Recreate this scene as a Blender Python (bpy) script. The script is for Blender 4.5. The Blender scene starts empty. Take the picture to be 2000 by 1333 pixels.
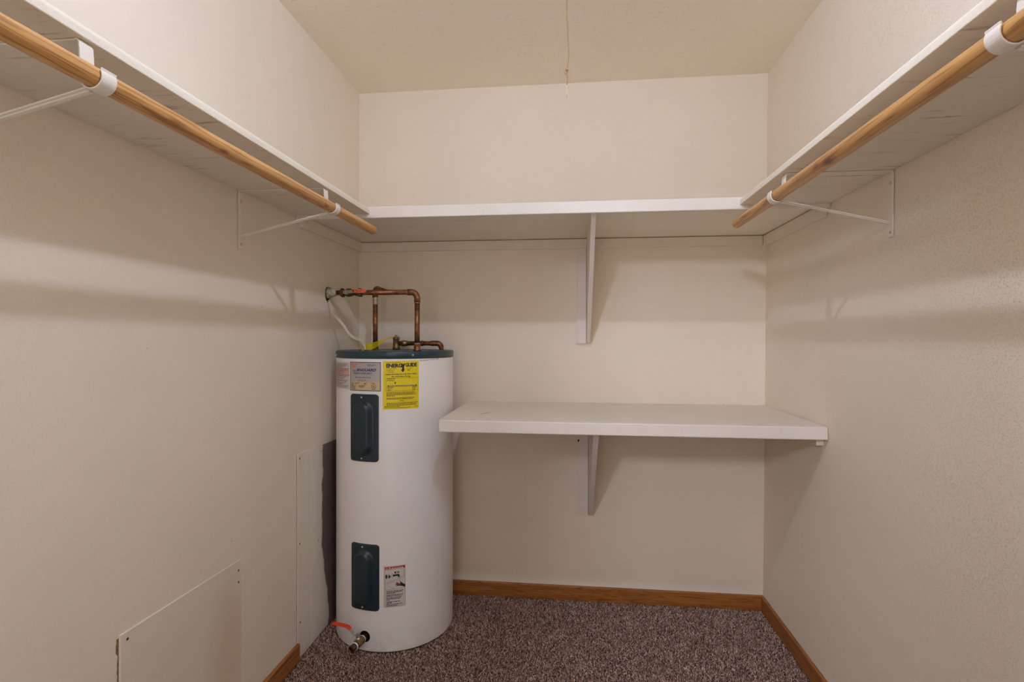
import bpy, bmesh, math, random
import numpy as np
from mathutils import Vector, Matrix
random.seed(7)
S = bpy.context.scene
COL = S.collection
PI = math.pi
rad = math.radians

# ------------------------------------------------------------------ camera
H = 2.44; W = 1.908; LEAN = 0.014          # ceiling height, room width, tiny lean of the right wall
YF = -2.95                                  # front wall (behind the camera)
cam_d = bpy.data.cameras.new('camera'); cam = bpy.data.objects.new('camera', cam_d); COL.objects.link(cam)
yaw, pitch, roll = rad(6.2885), rad(-0.232), rad(0.0926)
fw = Vector((-math.sin(yaw)*math.cos(pitch), math.cos(yaw)*math.cos(pitch), math.sin(pitch)))
rt0 = Vector((math.cos(yaw), math.sin(yaw), 0)); up0 = rt0.cross(fw)
rt = math.cos(roll)*rt0 + math.sin(roll)*up0; up = -math.sin(roll)*rt0 + math.cos(roll)*up0
m = Matrix((rt, up, -fw)).transposed().to_4x4(); m.translation = Vector((1.039, -2.5549, 1.234))
cam.matrix_world = m
cam_d.sensor_width = 36; cam_d.lens = 1051.05/2000*36; cam_d.clip_start = 0.02
S.camera = cam

# ------------------------------------------------------------------ exposure, world, lights
S.view_settings.view_transform = 'Standard'; S.view_settings.look = 'None'
S.view_settings.gamma = 1; S.view_settings.use_curve_mapping = False
S.view_settings.exposure = 0.0
BULB_POWER = 770.0                          # emission strength of the bare bulb
BULB = Vector((1.00, -1.77, 2.388))
S.cycles.max_bounces = 14; S.cycles.diffuse_bounces = 11
HALL_W = 42.0
world = bpy.data.worlds.new('world'); S.world = world; world.use_nodes = True
world.node_tree.nodes['Background'].inputs[0].default_value = (0.95, 0.88, 0.80, 1)
world.node_tree.nodes['Background'].inputs[1].default_value = 2.7
def area(name, loc, target, sx, sy, power, color):
    l = bpy.data.lights.new(name, 'AREA'); l.shape = 'RECTANGLE'; l.size = sx; l.size_y = sy
    l.energy = power; l.color = color
    o = bpy.data.objects.new(name, l); COL.objects.link(o); o.location = loc
    o.rotation_euler = (Vector(target)-Vector(loc)).to_track_quat('-Z', 'Y').to_euler()
    return o
area('hall_ceiling_light', (0.10, -4.74, 2.36), (1.0, 0, 0.9), 0.3, 0.3, HALL_W, (0.84, 0.84, 1.0))

# ------------------------------------------------------------------ materials
def newmat(name):
    mt = bpy.data.materials.new(name); mt.use_nodes = True
    nt = mt.node_tree; return mt, nt, nt.nodes['Principled BSDF']
def N(nt, t, **kw):
    n = nt.nodes.new(t)
    for k, v in kw.items():
        if k in n.inputs: n.inputs[k].default_value = v
        else: setattr(n, k, v)
    return n
def coords(nt, scale=(1, 1, 1), rot=(0, 0, 0)):
    tc = nt.nodes.new('ShaderNodeTexCoord'); mp = nt.nodes.new('ShaderNodeMapping')
    mp.inputs['Scale'].default_value = scale; mp.inputs['Rotation'].default_value = rot
    nt.links.new(tc.outputs['Object'], mp.inputs['Vector']); return mp.outputs['Vector']
def ramp(nt, fac, stops, interp='LINEAR'):
    r = nt.nodes.new('ShaderNodeValToRGB'); r.color_ramp.interpolation = interp
    e = r.color_ramp.elements
    while len(e) < len(stops): e.new(0.5)
    for i, (p, c) in enumerate(stops):
        e[i].position = p
        e[i].color = (c, c, c, 1) if isinstance(c, (int, float)) else (*c, 1)
    nt.links.new(fac, r.inputs['Fac']); return r.outputs['Color']
def mix(nt, fac, a, b, blend='MIX'):
    n = nt.nodes.new('ShaderNodeMix'); n.data_type = 'RGBA'; n.blend_type = blend
    for sock, v in ((n.inputs['Factor'], fac), (n.inputs['A'], a), (n.inputs['B'], b)):
        if isinstance(v, (int, float)): sock.default_value = v
        elif isinstance(v, tuple): sock.default_value = (*v, 1)
        else: nt.links.new(v, sock)
    return n.outputs['Result']
def math_(nt, op, a, b=None):
    n = nt.nodes.new('ShaderNodeMath'); n.operation = op
    for s, v in ((n.inputs[0], a), (n.inputs[1], b)):
        if v is None: continue
        if isinstance(v, (int, float)): s.default_value = v
        else: nt.links.new(v, s)
    return n.outputs[0]
def bump(nt, bs, height, strength, dist):
    b = nt.nodes.new('ShaderNodeBump'); b.inputs['Strength'].default_value = strength; b.inputs['Distance'].default_value = dist
    nt.links.new(height, b.inputs['Height']); nt.links.new(b.outputs['Normal'], bs.inputs['Normal'])
def noise(nt, vec, scale, detail=2, rough=.5, dist=0):
    n = N(nt, 'ShaderNodeTexNoise', Scale=scale, Detail=detail, Roughness=rough, Distortion=dist)
    nt.links.new(vec, n.inputs['Vector']); return n.outputs['Fac']
def specks(nt, vec, scale, thr, size):
    """sparse round specks: 1 inside a speck"""
    v = N(nt, 'ShaderNodeTexVoronoi', Scale=scale); nt.links.new(vec, v.inputs['Vector'])
    near = ramp(nt, v.outputs['Distance'], [(0, 1), (size, 0)])
    pick = nt.nodes.new('ShaderNodeSeparateColor'); nt.links.new(v.outputs['Color'], pick.inputs[0])
    sel = math_(nt, 'GREATER_THAN', pick.outputs[0], thr)
    return math_(nt, 'MULTIPLY', near, sel)

def plain(name, col, rough=.5, metal=0, spec=None, var=0, vscale=30, coat=0):
    mt, nt, b = newmat(name)
    b.inputs['Roughness'].default_value = rough; b.inputs['Metallic'].default_value = metal
    if coat: b.inputs['Coat Weight'].default_value = coat
    if var:
        v = coords(nt); f = noise(nt, v, vscale, 4, .6)
        c = mix(nt, ramp(nt, f, [(.3, 0), (.7, 1)]), tuple(x*(1-var) for x in col), tuple(min(1, x*(1+var)) for x in col))
        nt.links.new(c, b.inputs['Base Color'])
    else: b.inputs['Base Color'].default_value = (*col, 1)
    return mt

def paint_wall(name, col, speck=.28, bumpd=.0011, thr=.62, ssc=270):
    mt, nt, b = newmat(name); v = coords(nt)
    b.inputs['Roughness'].default_value = .62; b.inputs['Specular IOR Level'].default_value = .3
    big = noise(nt, v, 1.7, 3, .5)
    c = mix(nt, ramp(nt, big, [(.3, 0), (.7, 1)]), tuple(x*.965 for x in col), tuple(min(1, x*1.03) for x in col))
    marks = specks(nt, v, 9, .93, .035)          # few small nail marks and scuffs
    c = mix(nt, math_(nt, 'MULTIPLY', marks, .75), c, (.16, .12, .09))
    nt.links.new(c, b.inputs['Base Color'])
    peel = noise(nt, v, 95, 4, .6)
    peel2 = noise(nt, v, 22, 2, .5)
    sp = ramp(nt, noise(nt, v, ssc, 2, .5), [(thr-.06, 0), (thr+.06, 1)])
    h = math_(nt, 'ADD', math_(nt, 'MULTIPLY', peel, .55), math_(nt, 'MULTIPLY', sp, speck))
    h = math_(nt, 'ADD', h, math_(nt, 'MULTIPLY', peel2, .3))
    bump(nt, b, h, 1.0, bumpd)
    return mt
CREAM = (.820, .745, .640)
M = {}
M['wall'] = paint_wall('wall_paint', CREAM)
M['wall_rough'] = paint_wall('wall_paint_textured', CREAM, .60, .0012, .62, 270)
def ceiling_mat():
    mt, nt, b = newmat('popcorn_ceiling'); v = coords(nt)
    b.inputs['Roughness'].default_value = .8
    sp = specks(nt, v, 150, .70, .40); sp2 = specks(nt, v, 80, .88, .28)
    c = mix(nt, sp, (.88, .815, .71), (.98, .95, .88)); c = mix(nt, sp2, c, (1.0, .97, .90))
    nt.links.new(c, b.inputs['Base Color'])
    h = math_(nt, 'ADD', math_(nt, 'MULTIPLY', noise(nt, v, 120, 4, .7), .8), math_(nt, 'ADD', sp, math_(nt, 'MULTIPLY', sp2, 1.6)))
    bump(nt, b, h, 1.0, .0022); return mt
M['ceiling'] = ceiling_mat()

def shelf_paint(name, col, along='Y', flecks=.5):
    """brushed white paint; bare brown flecks on the underside"""
    mt, nt, b = newmat(name); b.inputs['Roughness'].default_value = .5
    sc = {'X': (5, 60, 60), 'Y': (60, 5, 60), 'Z': (60, 60, 5)}[along]
    v = coords(nt, sc); w = coords(nt)
    streak = noise(nt, v if along != 'Y' else coords(nt, (7, 75, 60)), 1.0, 5, .65)
    geo = nt.nodes.new('ShaderNodeNewGeometry'); sep = nt.nodes.new('ShaderNodeSeparateXYZ')
    nt.links.new(geo.outputs['Normal'], sep.inputs[0])
    under = math_(nt, 'LESS_THAN', sep.outputs['Z'], -.5)
    patch = ramp(nt, noise(nt, w, 6, 2), [(.42, 0), (.60, 1)])
    fl = math_(nt, 'MULTIPLY', ramp(nt, streak, [(.57, 0), (.68, 1)]), math_(nt, 'MULTIPLY', under, patch))
    c = mix(nt, ramp(nt, noise(nt, w, 8, 3), [(.3, 0), (.7, 1)]), tuple(x*.96 for x in col), col)
    c = mix(nt, math_(nt, 'MULTIPLY', fl, flecks), c, (.34, .22, .12))
    nt.links.new(c, b.inputs['Base Color'])
    bump(nt, b, math_(nt, 'ADD', noise(nt, w, 130, 3, .6), math_(nt, 'MULTIPLY', streak, .12)), .8, .0015)
    return mt
M['shelf'] = shelf_paint('shelf_paint', (.81, .755, .65), 'Y', .9)
M['shelf_x'] = shelf_paint('shelf_paint_long', (.81, .755, .65), 'X', .25)
M['nosing'] = shelf_paint('nosing_paint', (.79, .735, .68), 'X', 0)
M['trim'] = shelf_paint('cleat_paint', (.80, .74, .64), 'X', 0)
M['gusset'] = shelf_paint('bracket_board_paint', (.79, .725, .69), 'Z', 0)

def wood(name, dark, mid, light, along='Y', scale=1, rough=.42, knots=(), dust=False, coat=.15):
    mt, nt, b = newmat(name); b.inputs['Roughness'].default_value = rough; b.inputs['Coat Weight'].default_value = coat
    s = {'X': (1.1, 30, 30), 'Y': (26, .75, 26)}[along]
    s = tuple(x*scale for x in s)
    v = coords(nt, s); w = coords(nt)
    n1 = noise(nt, v, 1.0, 4, .55, .6)
    # ring lines: a wave over the warped grain coordinate
    ring = math_(nt, 'SINE', math_(nt, 'MULTIPLY', n1, 75.0))
    ring = ramp(nt, math_(nt, 'ADD', math_(nt, 'MULTIPLY', ring, .5), .5), [(0, 0), (.70, .08), (.93, .9), (1, 1)])
    fine = noise(nt, coords(nt, tuple(x*9 for x in s)), 1.0, 3, .6)
    c = mix(nt, ramp(nt, n1, [(.32, 0), (.68, 1)]), light, mid)
    c = mix(nt, math_(nt, 'MULTIPLY', ring, .75), c, dark)
    c = mix(nt, math_(nt, 'MULTIPLY', ramp(nt, fine, [(.45, 0), (.75, 1)]), .35), c, dark)
    for (kx, ky, kz, kr) in knots:
        d = nt.nodes.new('ShaderNodeVectorMath'); d.operation = 'DISTANCE'
        mp = coords(nt, (1, .33, 1)); nt.links.new(mp, d.inputs[0]); d.inputs[1].default_value = (kx, ky*.33, kz)
        dd = math_(nt, 'ADD', d.outputs['Value'], math_(nt, 'MULTIPLY', noise(nt, w, 60, 2), kr*.8))
        c = mix(nt, ramp(nt, dd, [(kr*.7, .9), (kr*1.6, 0)]), c, (dark[0]*.55, dark[1]*.38, dark[2]*.35))
    if dust:
        c = mix(nt, math_(nt, 'MULTIPLY', specks(nt, w, 75, .90, .13), math_(nt, 'MULTIPLY', ramp(nt, noise(nt, w, 5, 1), [(.5, 0), (.58, 1)]), .9)), c, (.75, .66, .58))
    nt.links.new(c, b.inputs['Base Color'])
    bump(nt, b, fine, .3, .0006); return mt
PD, PM, PL = (.30, .125, .035), (.58, .30, .095), (.72, .42, .165)
M['pine_left'] = wood('pine_rod_left', PD, PM, PL, knots=((.318, -1.03, 1.627, .004), (.316, -1.50, 1.626, .004)))
M['pine_right'] = wood('pine_rod_right', tuple(x*.9 for x in PD), tuple(x*.95 for x in PM), PL, knots=((1.600, -1.30, 1.626, .010), (1.598, -1.25, 1.632, .006)))
M['oak_x'] = wood('oak_baseboard_x', (.115, .034, .007), (.335, .115, .022), (.45, .175, .038), 'X', 1.4, .45, dust=True)
M['oak_y'] = wood('oak_baseboard_y', (.115, .034, .007), (.335, .115, .022), (.45, .175, .038), 'Y', 1.4, .45, dust=True)

def tank_mat():
    mt, nt, b = newmat('tank_enamel'); b.inputs['Roughness'].default_value = .34; v = coords(nt)
    c = mix(nt, ramp(nt, noise(nt, v, 5, 4, .6), [(.35, 0), (.75, 1)]), (.84, .815, .82), (.88, .855, .86))
    sep = nt.nodes.new('ShaderNodeSeparateXYZ'); nt.links.new(coords(nt), sep.inputs[0])
    # scuffed, dusty foot of the tank
    low = math_(nt, 'MULTIPLY', ramp(nt, sep.outputs['Z'], [(.0, 1), (.12, 0)]), ramp(nt, noise(nt, v, 14, 4, .7), [(.4, 0), (.75, 1)]))
    c = mix(nt, math_(nt, 'MULTIPLY', low, .35), c, (.38, .30, .22))
    scratch = noise(nt, coords(nt, (6, 6, 130), (0, .25, .2)), 1, 5, .7)
    c = mix(nt, math_(nt, 'MULTIPLY', ramp(nt, scratch, [(.74, 0), (.78, 1)]), .35), c, (.42, .28, .18))
    nt.links.new(c, b.inputs['Base Color'])
    bump(nt, b, noise(nt, v, 9, 2), .25, .002); return mt
M['tank'] = tank_mat()
M['teal'] = plain('dark_teal_enamel', (.022, .050, .064), .33, var=.15, vscale=60)
M['teal_cover'] = plain('dark_teal_cover', (.012, .030, .040), .36, var=.1, vscale=60)
M['black'] = plain('black_ink', (.012, .012, .014), .6)
M['navy'] = plain('navy_ink', (.012, .018, .11), .5)
M['orange'] = plain('orange_ink', (.78, .17, .05), .5)
M['redink'] = plain('red_ink', (.45, .035, .03), .5)
M['yellow'] = plain('yellow_label_paper', (.80, .62, .012), .45, var=.03)
M['silver'] = plain('silver_label_foil', (.46, .42, .40), .42, .15, var=.04, vscale=80)
M['tan'] = plain('tan_label_field', (.62, .47, .27), .5)
M['paper'] = plain('white_label_paper', (.66, .60, .58), .5)
M['pinkpaper'] = plain('pink_label_field', (.66, .43, .37), .5)
M['dark'] = plain('dark_gap', (.02, .016, .014), .9)
M['white'] = plain('white_plastic', (.78, .74, .70), .45)
M['teflon'] = plain('white_thread_tape', (.85, .84, .82), .6)
M['cable'] = plain('cream_cable_sheath', (.66, .60, .48), .42)
M['steel'] = plain('zinc_steel', (.50, .47, .43), .35, .9, var=.2, vscale=200)
M['screw'] = plain('screw_steel', (.62, .60, .57), .3, .8)
M['bulb_glass'] = None
M['red'] = plain('red_vinyl_grip', (.72, .055, .022), .35)
M['redtag'] = plain('orange_red_grip', (.80, .14, .06), .4)
M['string'] = plain('tan_string', (.40, .26, .14), .8)
M['fray'] = plain('frayed_cotton', (.80, .70, .56), .9)
M['porcelain'] = plain('porcelain', (.8, .79, .76), .25)
def metal_stained(name, base, dark, rough, scale):
    mt, nt, b = newmat(name); b.inputs['Metallic'].default_value = .85; v = coords(nt)
    f = noise(nt, v, scale, 5, .65)
    nt.links.new(mix(nt, ramp(nt, f, [(.38, 0), (.66, 1)]), dark, base), b.inputs['Base Color'])
    nt.links.new(ramp(nt, f, [(.3, rough+.2), (.7, rough)]), b.inputs['Roughness'])
    bump(nt, b, f, .3, .001); return mt
M['copper'] = metal_stained('aged_copper', (.42, .185, .080), (.17, .065, .030), .38, 38)
M['brass'] = metal_stained('aged_brass', (.40, .255, .105), (.16, .095, .04), .36, 60)
M['bronze'] = metal_stained('stained_bronze', (.25, .145, .085), (.085, .050, .032), .42, 70)
M['solder'] = metal_stained('solder_smear', (.62, .58, .52), (.35, .24, .16), .4, 160)
M['putty'] = plain('lead_grey_putty', (.42, .38, .30), .7, .2, var=.5, vscale=120)
def steel_paint():
    mt, nt, b = newmat('painted_steel_bracket'); b.inputs['Roughness'].default_value = .45; v = coords(nt)
    c = mix(nt, specks(nt, v, 45, .90, .22), (.80, .75, .68), (.15, .10, .06))
    nt.links.new(c, b.inputs['Base Color']); bump(nt, b, noise(nt, v, 140, 3), .5, .001); return mt
M['bracket'] = steel_paint()
def panel_mat():
    mt, nt, b = newmat('patched_panel_paint'); b.inputs['Roughness'].default_value = .6; v = coords(nt)
    sx = nt.nodes.new('ShaderNodeSeparateXYZ'); nt.links.new(v, sx.inputs[0])
    d = nt.nodes.new('ShaderNodeVectorMath'); d.operation = 'DISTANCE'
    nt.links.new(coords(nt, (1, 2.2, .8)), d.inputs[0]); d.inputs[1].default_value = (0, (-1.01+1.19)*2.2, (.25-.07)*.8)
    dd = math_(nt, 'ADD', d.outputs['Value'], math_(nt, 'MULTIPLY', noise(nt, v, 7, 3), .22))
    c = mix(nt, ramp(nt, noise(nt, v, 4, 3), [(.35, 0), (.7, 1)]), (.75, .70, .60), (.80, .745, .645))
    c = mix(nt, math_(nt, 'MULTIPLY', ramp(nt, dd, [(.20, 1), (.36, 0)]), .42), c, (.66, .42, .24))   # rust-coloured stain
    nt.links.new(c, b.inputs['Base Color'])
    bump(nt, b, noise(nt, v, 60, 4), .6, .0015); return mt
M['panel'] = panel_mat()
def patch_mat():
    mt, nt, b = newmat('half_painted_drywall'); b.inputs['Roughness'].default_value = .75; v = coords(nt)
    sx = nt.nodes.new('ShaderNodeSeparateXYZ'); nt.links.new(v, sx.inputs[0])
    # the brush stopped here: bare grey-brown board paper beyond a wavy edge
    y = math_(nt, 'ADD', sx.outputs['Y'], math_(nt, 'MULTIPLY', noise(nt, coords(nt, (1, 1, 5)), 2.0, 3), .05))
    y = math_(nt, 'SUBTRACT', y, math_(nt, 'MULTIPLY', ramp(nt, sx.outputs['Z'], [(.05, 1), (.35, 0)]), .06))
    edge = ramp(nt, math_(nt, 'ADD', y, .345+.5-.3+.035), [(.495, 0), (.503, 1)])
    c = mix(nt, noise(nt, v, 9, 4), (.74, .70, .62), (.79, .745, .66))
    c = mix(nt, edge, c, mix(nt, noise(nt, v, 14, 4), (.13, .095, .085), (.21, .16, .15)))
    nt.links.new(c, b.inputs['Base Color']); bump(nt, b, noise(nt, v, 70, 4), .5, .0012); return mt
M['patch'] = patch_mat()
def carpet_mats():
    mt, nt, b = newmat('carpet_backing'); b.inputs['Roughness'].default_value = .95; v = coords(nt)
    c = ramp(nt, noise(nt, v, 260, 4, .8), [(.36, (.018, .010, .009)), (.46, (.10, .055, .045)), (.54, (.21, .135, .115)), (.66, (.42, .33, .30))])
    nt.links.new(c, b.inputs['Base Color']); bump(nt, b, noise(nt, v, 260, 4, .8), 1, .004)
    M['carpet'] = mt
    mt, nt, b = newmat('carpet_yarn'); b.inputs['Roughness'].default_value = .9
    a = nt.nodes.new('ShaderNodeAttribute'); a.attribute_name = 'yarn'
    c = ramp(nt, a.outputs['Fac'], [(0, (.05, .024, .018)), (.12, (.21, .098, .072)), (.34, (.46, .285, .225)), (.62, (.66, .47, .39)), (.88, (.85, .71, .62)), (.97, (.045, .04, .045))], 'CONSTANT')
    nt.links.new(c, b.inputs['Base Color']); M['yarn'] = mt
carpet_mats()

# ------------------------------------------------------------------ mesh helpers
OFF = {}
class MB:
    def __init__(s): s.v = []; s.f = []; s.sm = []
    def add(s, vs, fs, smooth=False):
        n = len(s.v); s.v += [tuple(p) for p in vs]
        for f in fs: s.f.append(tuple(i+n for i in f)); s.sm.append(smooth)
        return s
    def box(s, x0, x1, y0, y1, z0, z1):
        vs = [(x, y, z) for z in (z0, z1) for y in (y0, y1) for x in (x0, x1)]
        return s.add(vs, [(0, 2, 3, 1), (4, 5, 7, 6), (0, 1, 5, 4), (2, 6, 7, 3), (0, 4, 6, 2), (1, 3, 7, 5)])
    def prism(s, pts, axis, a, b):
        """polygon pts in the other two axes, extruded along axis from a to b"""
        def P(u, w, t): return {'x': (t, u, w), 'y': (u, t, w), 'z': (u, w, t)}[axis]
        n = len(pts); vs = [P(u, w, a) for u, w in pts]+[P(u, w, b) for u, w in pts]
        fs = [tuple(range(n))[::-1], tuple(range(n, 2*n))]+[(i, (i+1) % n, (i+1) % n+n, i+n) for i in range(n)]
        return s.add(vs, fs)
    def tube(s, path, r, n=20, caps=True, smooth=True):
        path = [Vector(p) for p in path]; rs = r if isinstance(r, (list, tuple)) else [r]*len(path)
        t0 = (path[1]-path[0]).normalized(); u = t0.orthogonal().normalized(); vs = []
        for i, p in enumerate(path):
            t = (path[min(i+1, len(path)-1)]-path[max(i-1, 0)])
            t = t.normalized() if t.length > 1e-9 else t0
            u = (u-t*u.dot(t)).normalized(); w = t.cross(u)
            for k in range(n):
                a = 2*PI*k/n; vs.append(p+(u*math.cos(a)+w*math.sin(a))*rs[i])
        fs = [(i*n+k, i*n+(k+1) % n, (i+1)*n+(k+1) % n, (i+1)*n+k) for i in range(len(path)-1) for k in range(n)]
        s.add(vs, fs, smooth)
        if caps:
            b = len(s.v)-len(vs)
            s.f.append(tuple(b+k for k in range(n))[::-1]); s.sm.append(False)
            s.f.append(tuple(b+(len(path)-1)*n+k for k in range(n))); s.sm.append(False)
        return s
    def lathe(s, prof, o, axis=(0, 0, 1), n=96, smooth=True):
        """prof: (radius, distance along axis)"""
        ax = Vector(axis).normalized(); u = ax.orthogonal().normalized(); w = ax.cross(u); o = Vector(o); vs = []
        for r, h in prof:
            for k in range(n):
                a = 2*PI*k/n; vs.append(o+ax*h+(u*math.cos(a)+w*math.sin(a))*max(r, 1e-5))
        fs = [(i*n+k, i*n+(k+1) % n, (i+1)*n+(k+1) % n, (i+1)*n+k) for i in range(len(prof)-1) for k in range(n)]
        return s.add(vs, fs, smooth)
    def ribbon(s, path, wv, w, th):
        """flat strip: path of points, width vector wv (constant), thickness th"""
        path = [Vector(p) for p in path]; wv = Vector(wv).normalized(); vs = []
        for i, p in enumerate(path):
            t = (path[min(i+1, len(path)-1)]-path[max(i-1, 0)]).normalized(); nn = t.cross(wv).normalized()
            for a, b in ((-1, -1), (1, -1), (1, 1), (-1, 1)): vs.append(p+wv*(a*w/2)+nn*(b*th/2))
        n = len(path)
        fs = [(i*4+k, i*4+(k+1) % 4, i*4+4+(k+1) % 4, i*4+4+k) for i in range(n-1) for k in range(4)]
        fs += [(3, 2, 1, 0), tuple((n-1)*4+k for k in range(4))]
        return s.add(vs, fs)
    def build(s, name, mat, parent=None, bevel=0, seg=2, label=None):
        off = OFF.get(parent, Vector((0, 0, 0))) if parent else Vector((0, 0, 0))
        me = bpy.data.meshes.new(name)
        me.from_pydata([tuple(Vector(p)-off) for p in s.v], [], s.f)
        bm = bmesh.new(); bm.from_mesh(me); bmesh.ops.recalc_face_normals(bm, faces=bm.faces); bm.to_mesh(me); bm.free()
        me.polygons.foreach_set('use_smooth', s.sm)
        me.materials.append(M[mat] if isinstance(mat, str) else mat)
        o = bpy.data.objects.new(name, me); COL.objects.link(o)
        if parent: o.parent = parent; OFF[o] = off
        if bevel:
            b = o.modifiers.new('bevel', 'BEVEL'); b.width = bevel; b.segments = seg; b.limit_method = 'ANGLE'; b.angle_limit = rad(35)
            b.harden_normals = False
        if label: o['label'] = label
        return o
def thing(name, loc, label, cat, group=None):
    o = bpy.data.objects.new(name, None); COL.objects.link(o); o.location = loc; o.empty_display_size = .05
    OFF[o] = Vector(loc); o['label'] = label; o['category'] = cat
    if group: o['group'] = group
    return o
def tag(o, label, cat, group=None):
    o['label'] = label; o['category'] = cat
    if group: o['group'] = group
    return o
def struct(o): o['kind'] = 'structure'; return o
def arc(c, r, a0, a1, n, U, V):
    c, U, V = Vector(c), Vector(U), Vector(V)
    return [c+U*(r*math.cos(rad(a0+(a1-a0)*i/n)))+V*(r*math.sin(rad(a0+(a1-a0)*i/n))) for i in range(n+1)]

# ------------------------------------------------------------------ the room
T = .1
struct(MB().box(-T, W+T, YF-T, T, -.12, -.004).build('floor', 'carpet'))
struct(MB().box(-T, W+T, YF-T, T, H, H+T).build('ceiling', 'ceiling'))
struct(MB().box(-T, 0, YF-T, T, 0, H).build('wall_left', 'wall'))
wr = MB(); wr.add([(W, YF-T, 0), (W+T, YF-T, 0), (W+T, T, 0), (W, T, 0), (W+LEAN, YF-T, H), (W+T, YF-T, H), (W+T, T, H), (W+LEAN, T, H)],
                  [(0, 1, 2, 3), (4, 7, 6, 5), (0, 4, 5, 1), (1, 5, 6, 2), (2, 6, 7, 3), (3, 7, 4, 0)])
struct(wr.build('wall_right', 'wall_rough'))
struct(MB().box(0, W+LEAN, 0, T, 0, H).build('wall_back', 'wall'))
# front wall behind the camera, with the open doorway the hall light comes through
fwm = MB(); DX0, DX1, DZ = .46, .98, 2.12
fwm.box(0, DX0, YF-T, YF, 0, H); fwm.box(DX1, W+LEAN, YF-T, YF, 0, H); fwm.box(DX0, DX1, YF-T, YF, DZ, H)
struct(fwm.build('wall_front', 'wall'))
BB = .069; BT = .012
bp = lambda s: [(0, 0), (s*BT, 0), (s*BT, BB-.003), (s*BT*.75, BB), (0, BB)]
b = MB(); b.prism([(-u, z) for u, z in bp(1)], 'x', .013, W); struct(b.build('baseboard_back', 'oak_x', bevel=.001))
b = MB(); b.prism([(W+.0005-u, z) for u, z in bp(1)], 'y', YF, -.0125); struct(b.build('baseboard_right', 'oak_y', bevel=.001))
b = MB(); b.prism([(u, z) for u, z in bp(1)], 'y', YF, -.606); struct(b.build('baseboard_left', 'oak_y', bevel=.001))

# ------------------------------------------------------------------ shelves
sh = thing('closet_shelf', (W/2, -.3, 1.683), 'wide white painted shelf running along the back wall above the water heater', 'shelf')
MB().box(.001, W+.008, -.596, -.001, 1.705, 1.724).build('board', 'shelf_x', sh, .001)
MB().box(.001, W+.008, -.615, -.597, 1.684, 1.727).build('front_edge', 'nosing', sh, .003)
def bullnose(x0, x1, z0, z1, sgn):
    r = .011; q = .0018                    # rounded top edge, nearly square bottom edge
    pts = [(x0, z0), (x0, z1)]
    pts += [(x1-sgn*r+sgn*r*math.cos(rad(a)), z1-r+r*math.sin(rad(a))) for a in range(90, -1, -15)]
    pts += [(x1-sgn*q+sgn*q*math.cos(rad(a)), z0+q-q*math.sin(rad(a))) for a in (0, 45, 90)]
    return pts
YS = -.6155
o = MB().prism(bullnose(.001, .290, 1.699, 1.722, 1), 'y', YF+.002, YS).build('closet_shelf', 'shelf')
tag(o, 'long white painted shelf on the left wall with rounded front edge', 'shelf')
o = MB().prism(bullnose(W+.0085, W-.290, 1.699, 1.722, -1), 'y', YF+.002, YS).build('closet_shelf', 'shelf')
tag(o, 'long white painted shelf on the right wall with rounded front edge', 'shelf')
lo = thing('workbench_shelf', (1.22, -.3, .888), 'low white painted shelf beside the water heater in the back right corner', 'shelf')
XL = .551; ZT = .934
def rounded_slab(x0, x1, y0, y1, z0, z1, r):
    pts = [(x1, y1), (x0, y1)]+[(x0+r-r*math.cos(rad(a)), y0+r-r*math.sin(rad(a))) for a in (0, 22, 45, 67, 90)]+[(x1, y0)]
    return MB().prism(pts, 'z', z0, z1)
rounded_slab(XL, W+.003, -.594, -.001, ZT-.019, ZT, .006).build('board', 'shelf_x', lo, .002)
rounded_slab(XL, W+.003, -.614, -.5945, ZT-.045, ZT, .008).build('front_edge', 'nosing', lo, .004, 3)

MB().add([(.676, -.452, ZT+.0003), (.690, -.438, ZT+.0003), (.716, -.392, ZT+.0003), (.712, -.384, ZT+.0003), (.698, -.398, ZT+.0003), (.688, -.425, ZT+.0003), (.675, -.444, ZT+.0003)], [(0, 1, 2, 3, 4, 5, 6)]).build('scuff_mark', plain('tan_scuff', (.56, .40, .22), .7), lo, label='small tan scuff on the shelf top')
for nx_ in (.584, 1.212, 1.732):
    MB().lathe([(.0001, .0012), (.0018, .0010), (.0022, .0002)], (nx_, -.004, ZT), (0, 0, 1), 10).build('nail_head', 'dark', lo)

def cleat(pts, axis, a, b, label):
    o = MB().prism(pts, axis, a, b).build('shelf_cleat', 'trim', bevel=.0015)
    return tag(o, label, 'shelf cleat')
cleat([(-.019, 1.659), (-.0005, 1.659), (-.0005, 1.7020), (-.019, 1.7020)], 'x', .019, W-.012, 'long painted cleat under the upper back shelf along the back wall')
cleat([(.0005, 1.659), (.0185, 1.659), (.0185, 1.7035), (.0005, 1.7035)], 'y', -.590, -.0005, 'short painted cleat under the upper shelf at the left wall above the heater')
cleat([(W+.0085, 1.659), (W-.0105, 1.659), (W-.0105, 1.7010), (W+.0085, 1.7010)], 'y', -.590, -.0005, 'short painted cleat under the upper shelf at the right wall')
cleat([(W+.004, .864), (W-.020, .864), (W-.020, .9145), (W+.004, .9145)], 'y', -.578, -.0005, 'painted cleat under the low shelf at the right wall')

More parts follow.
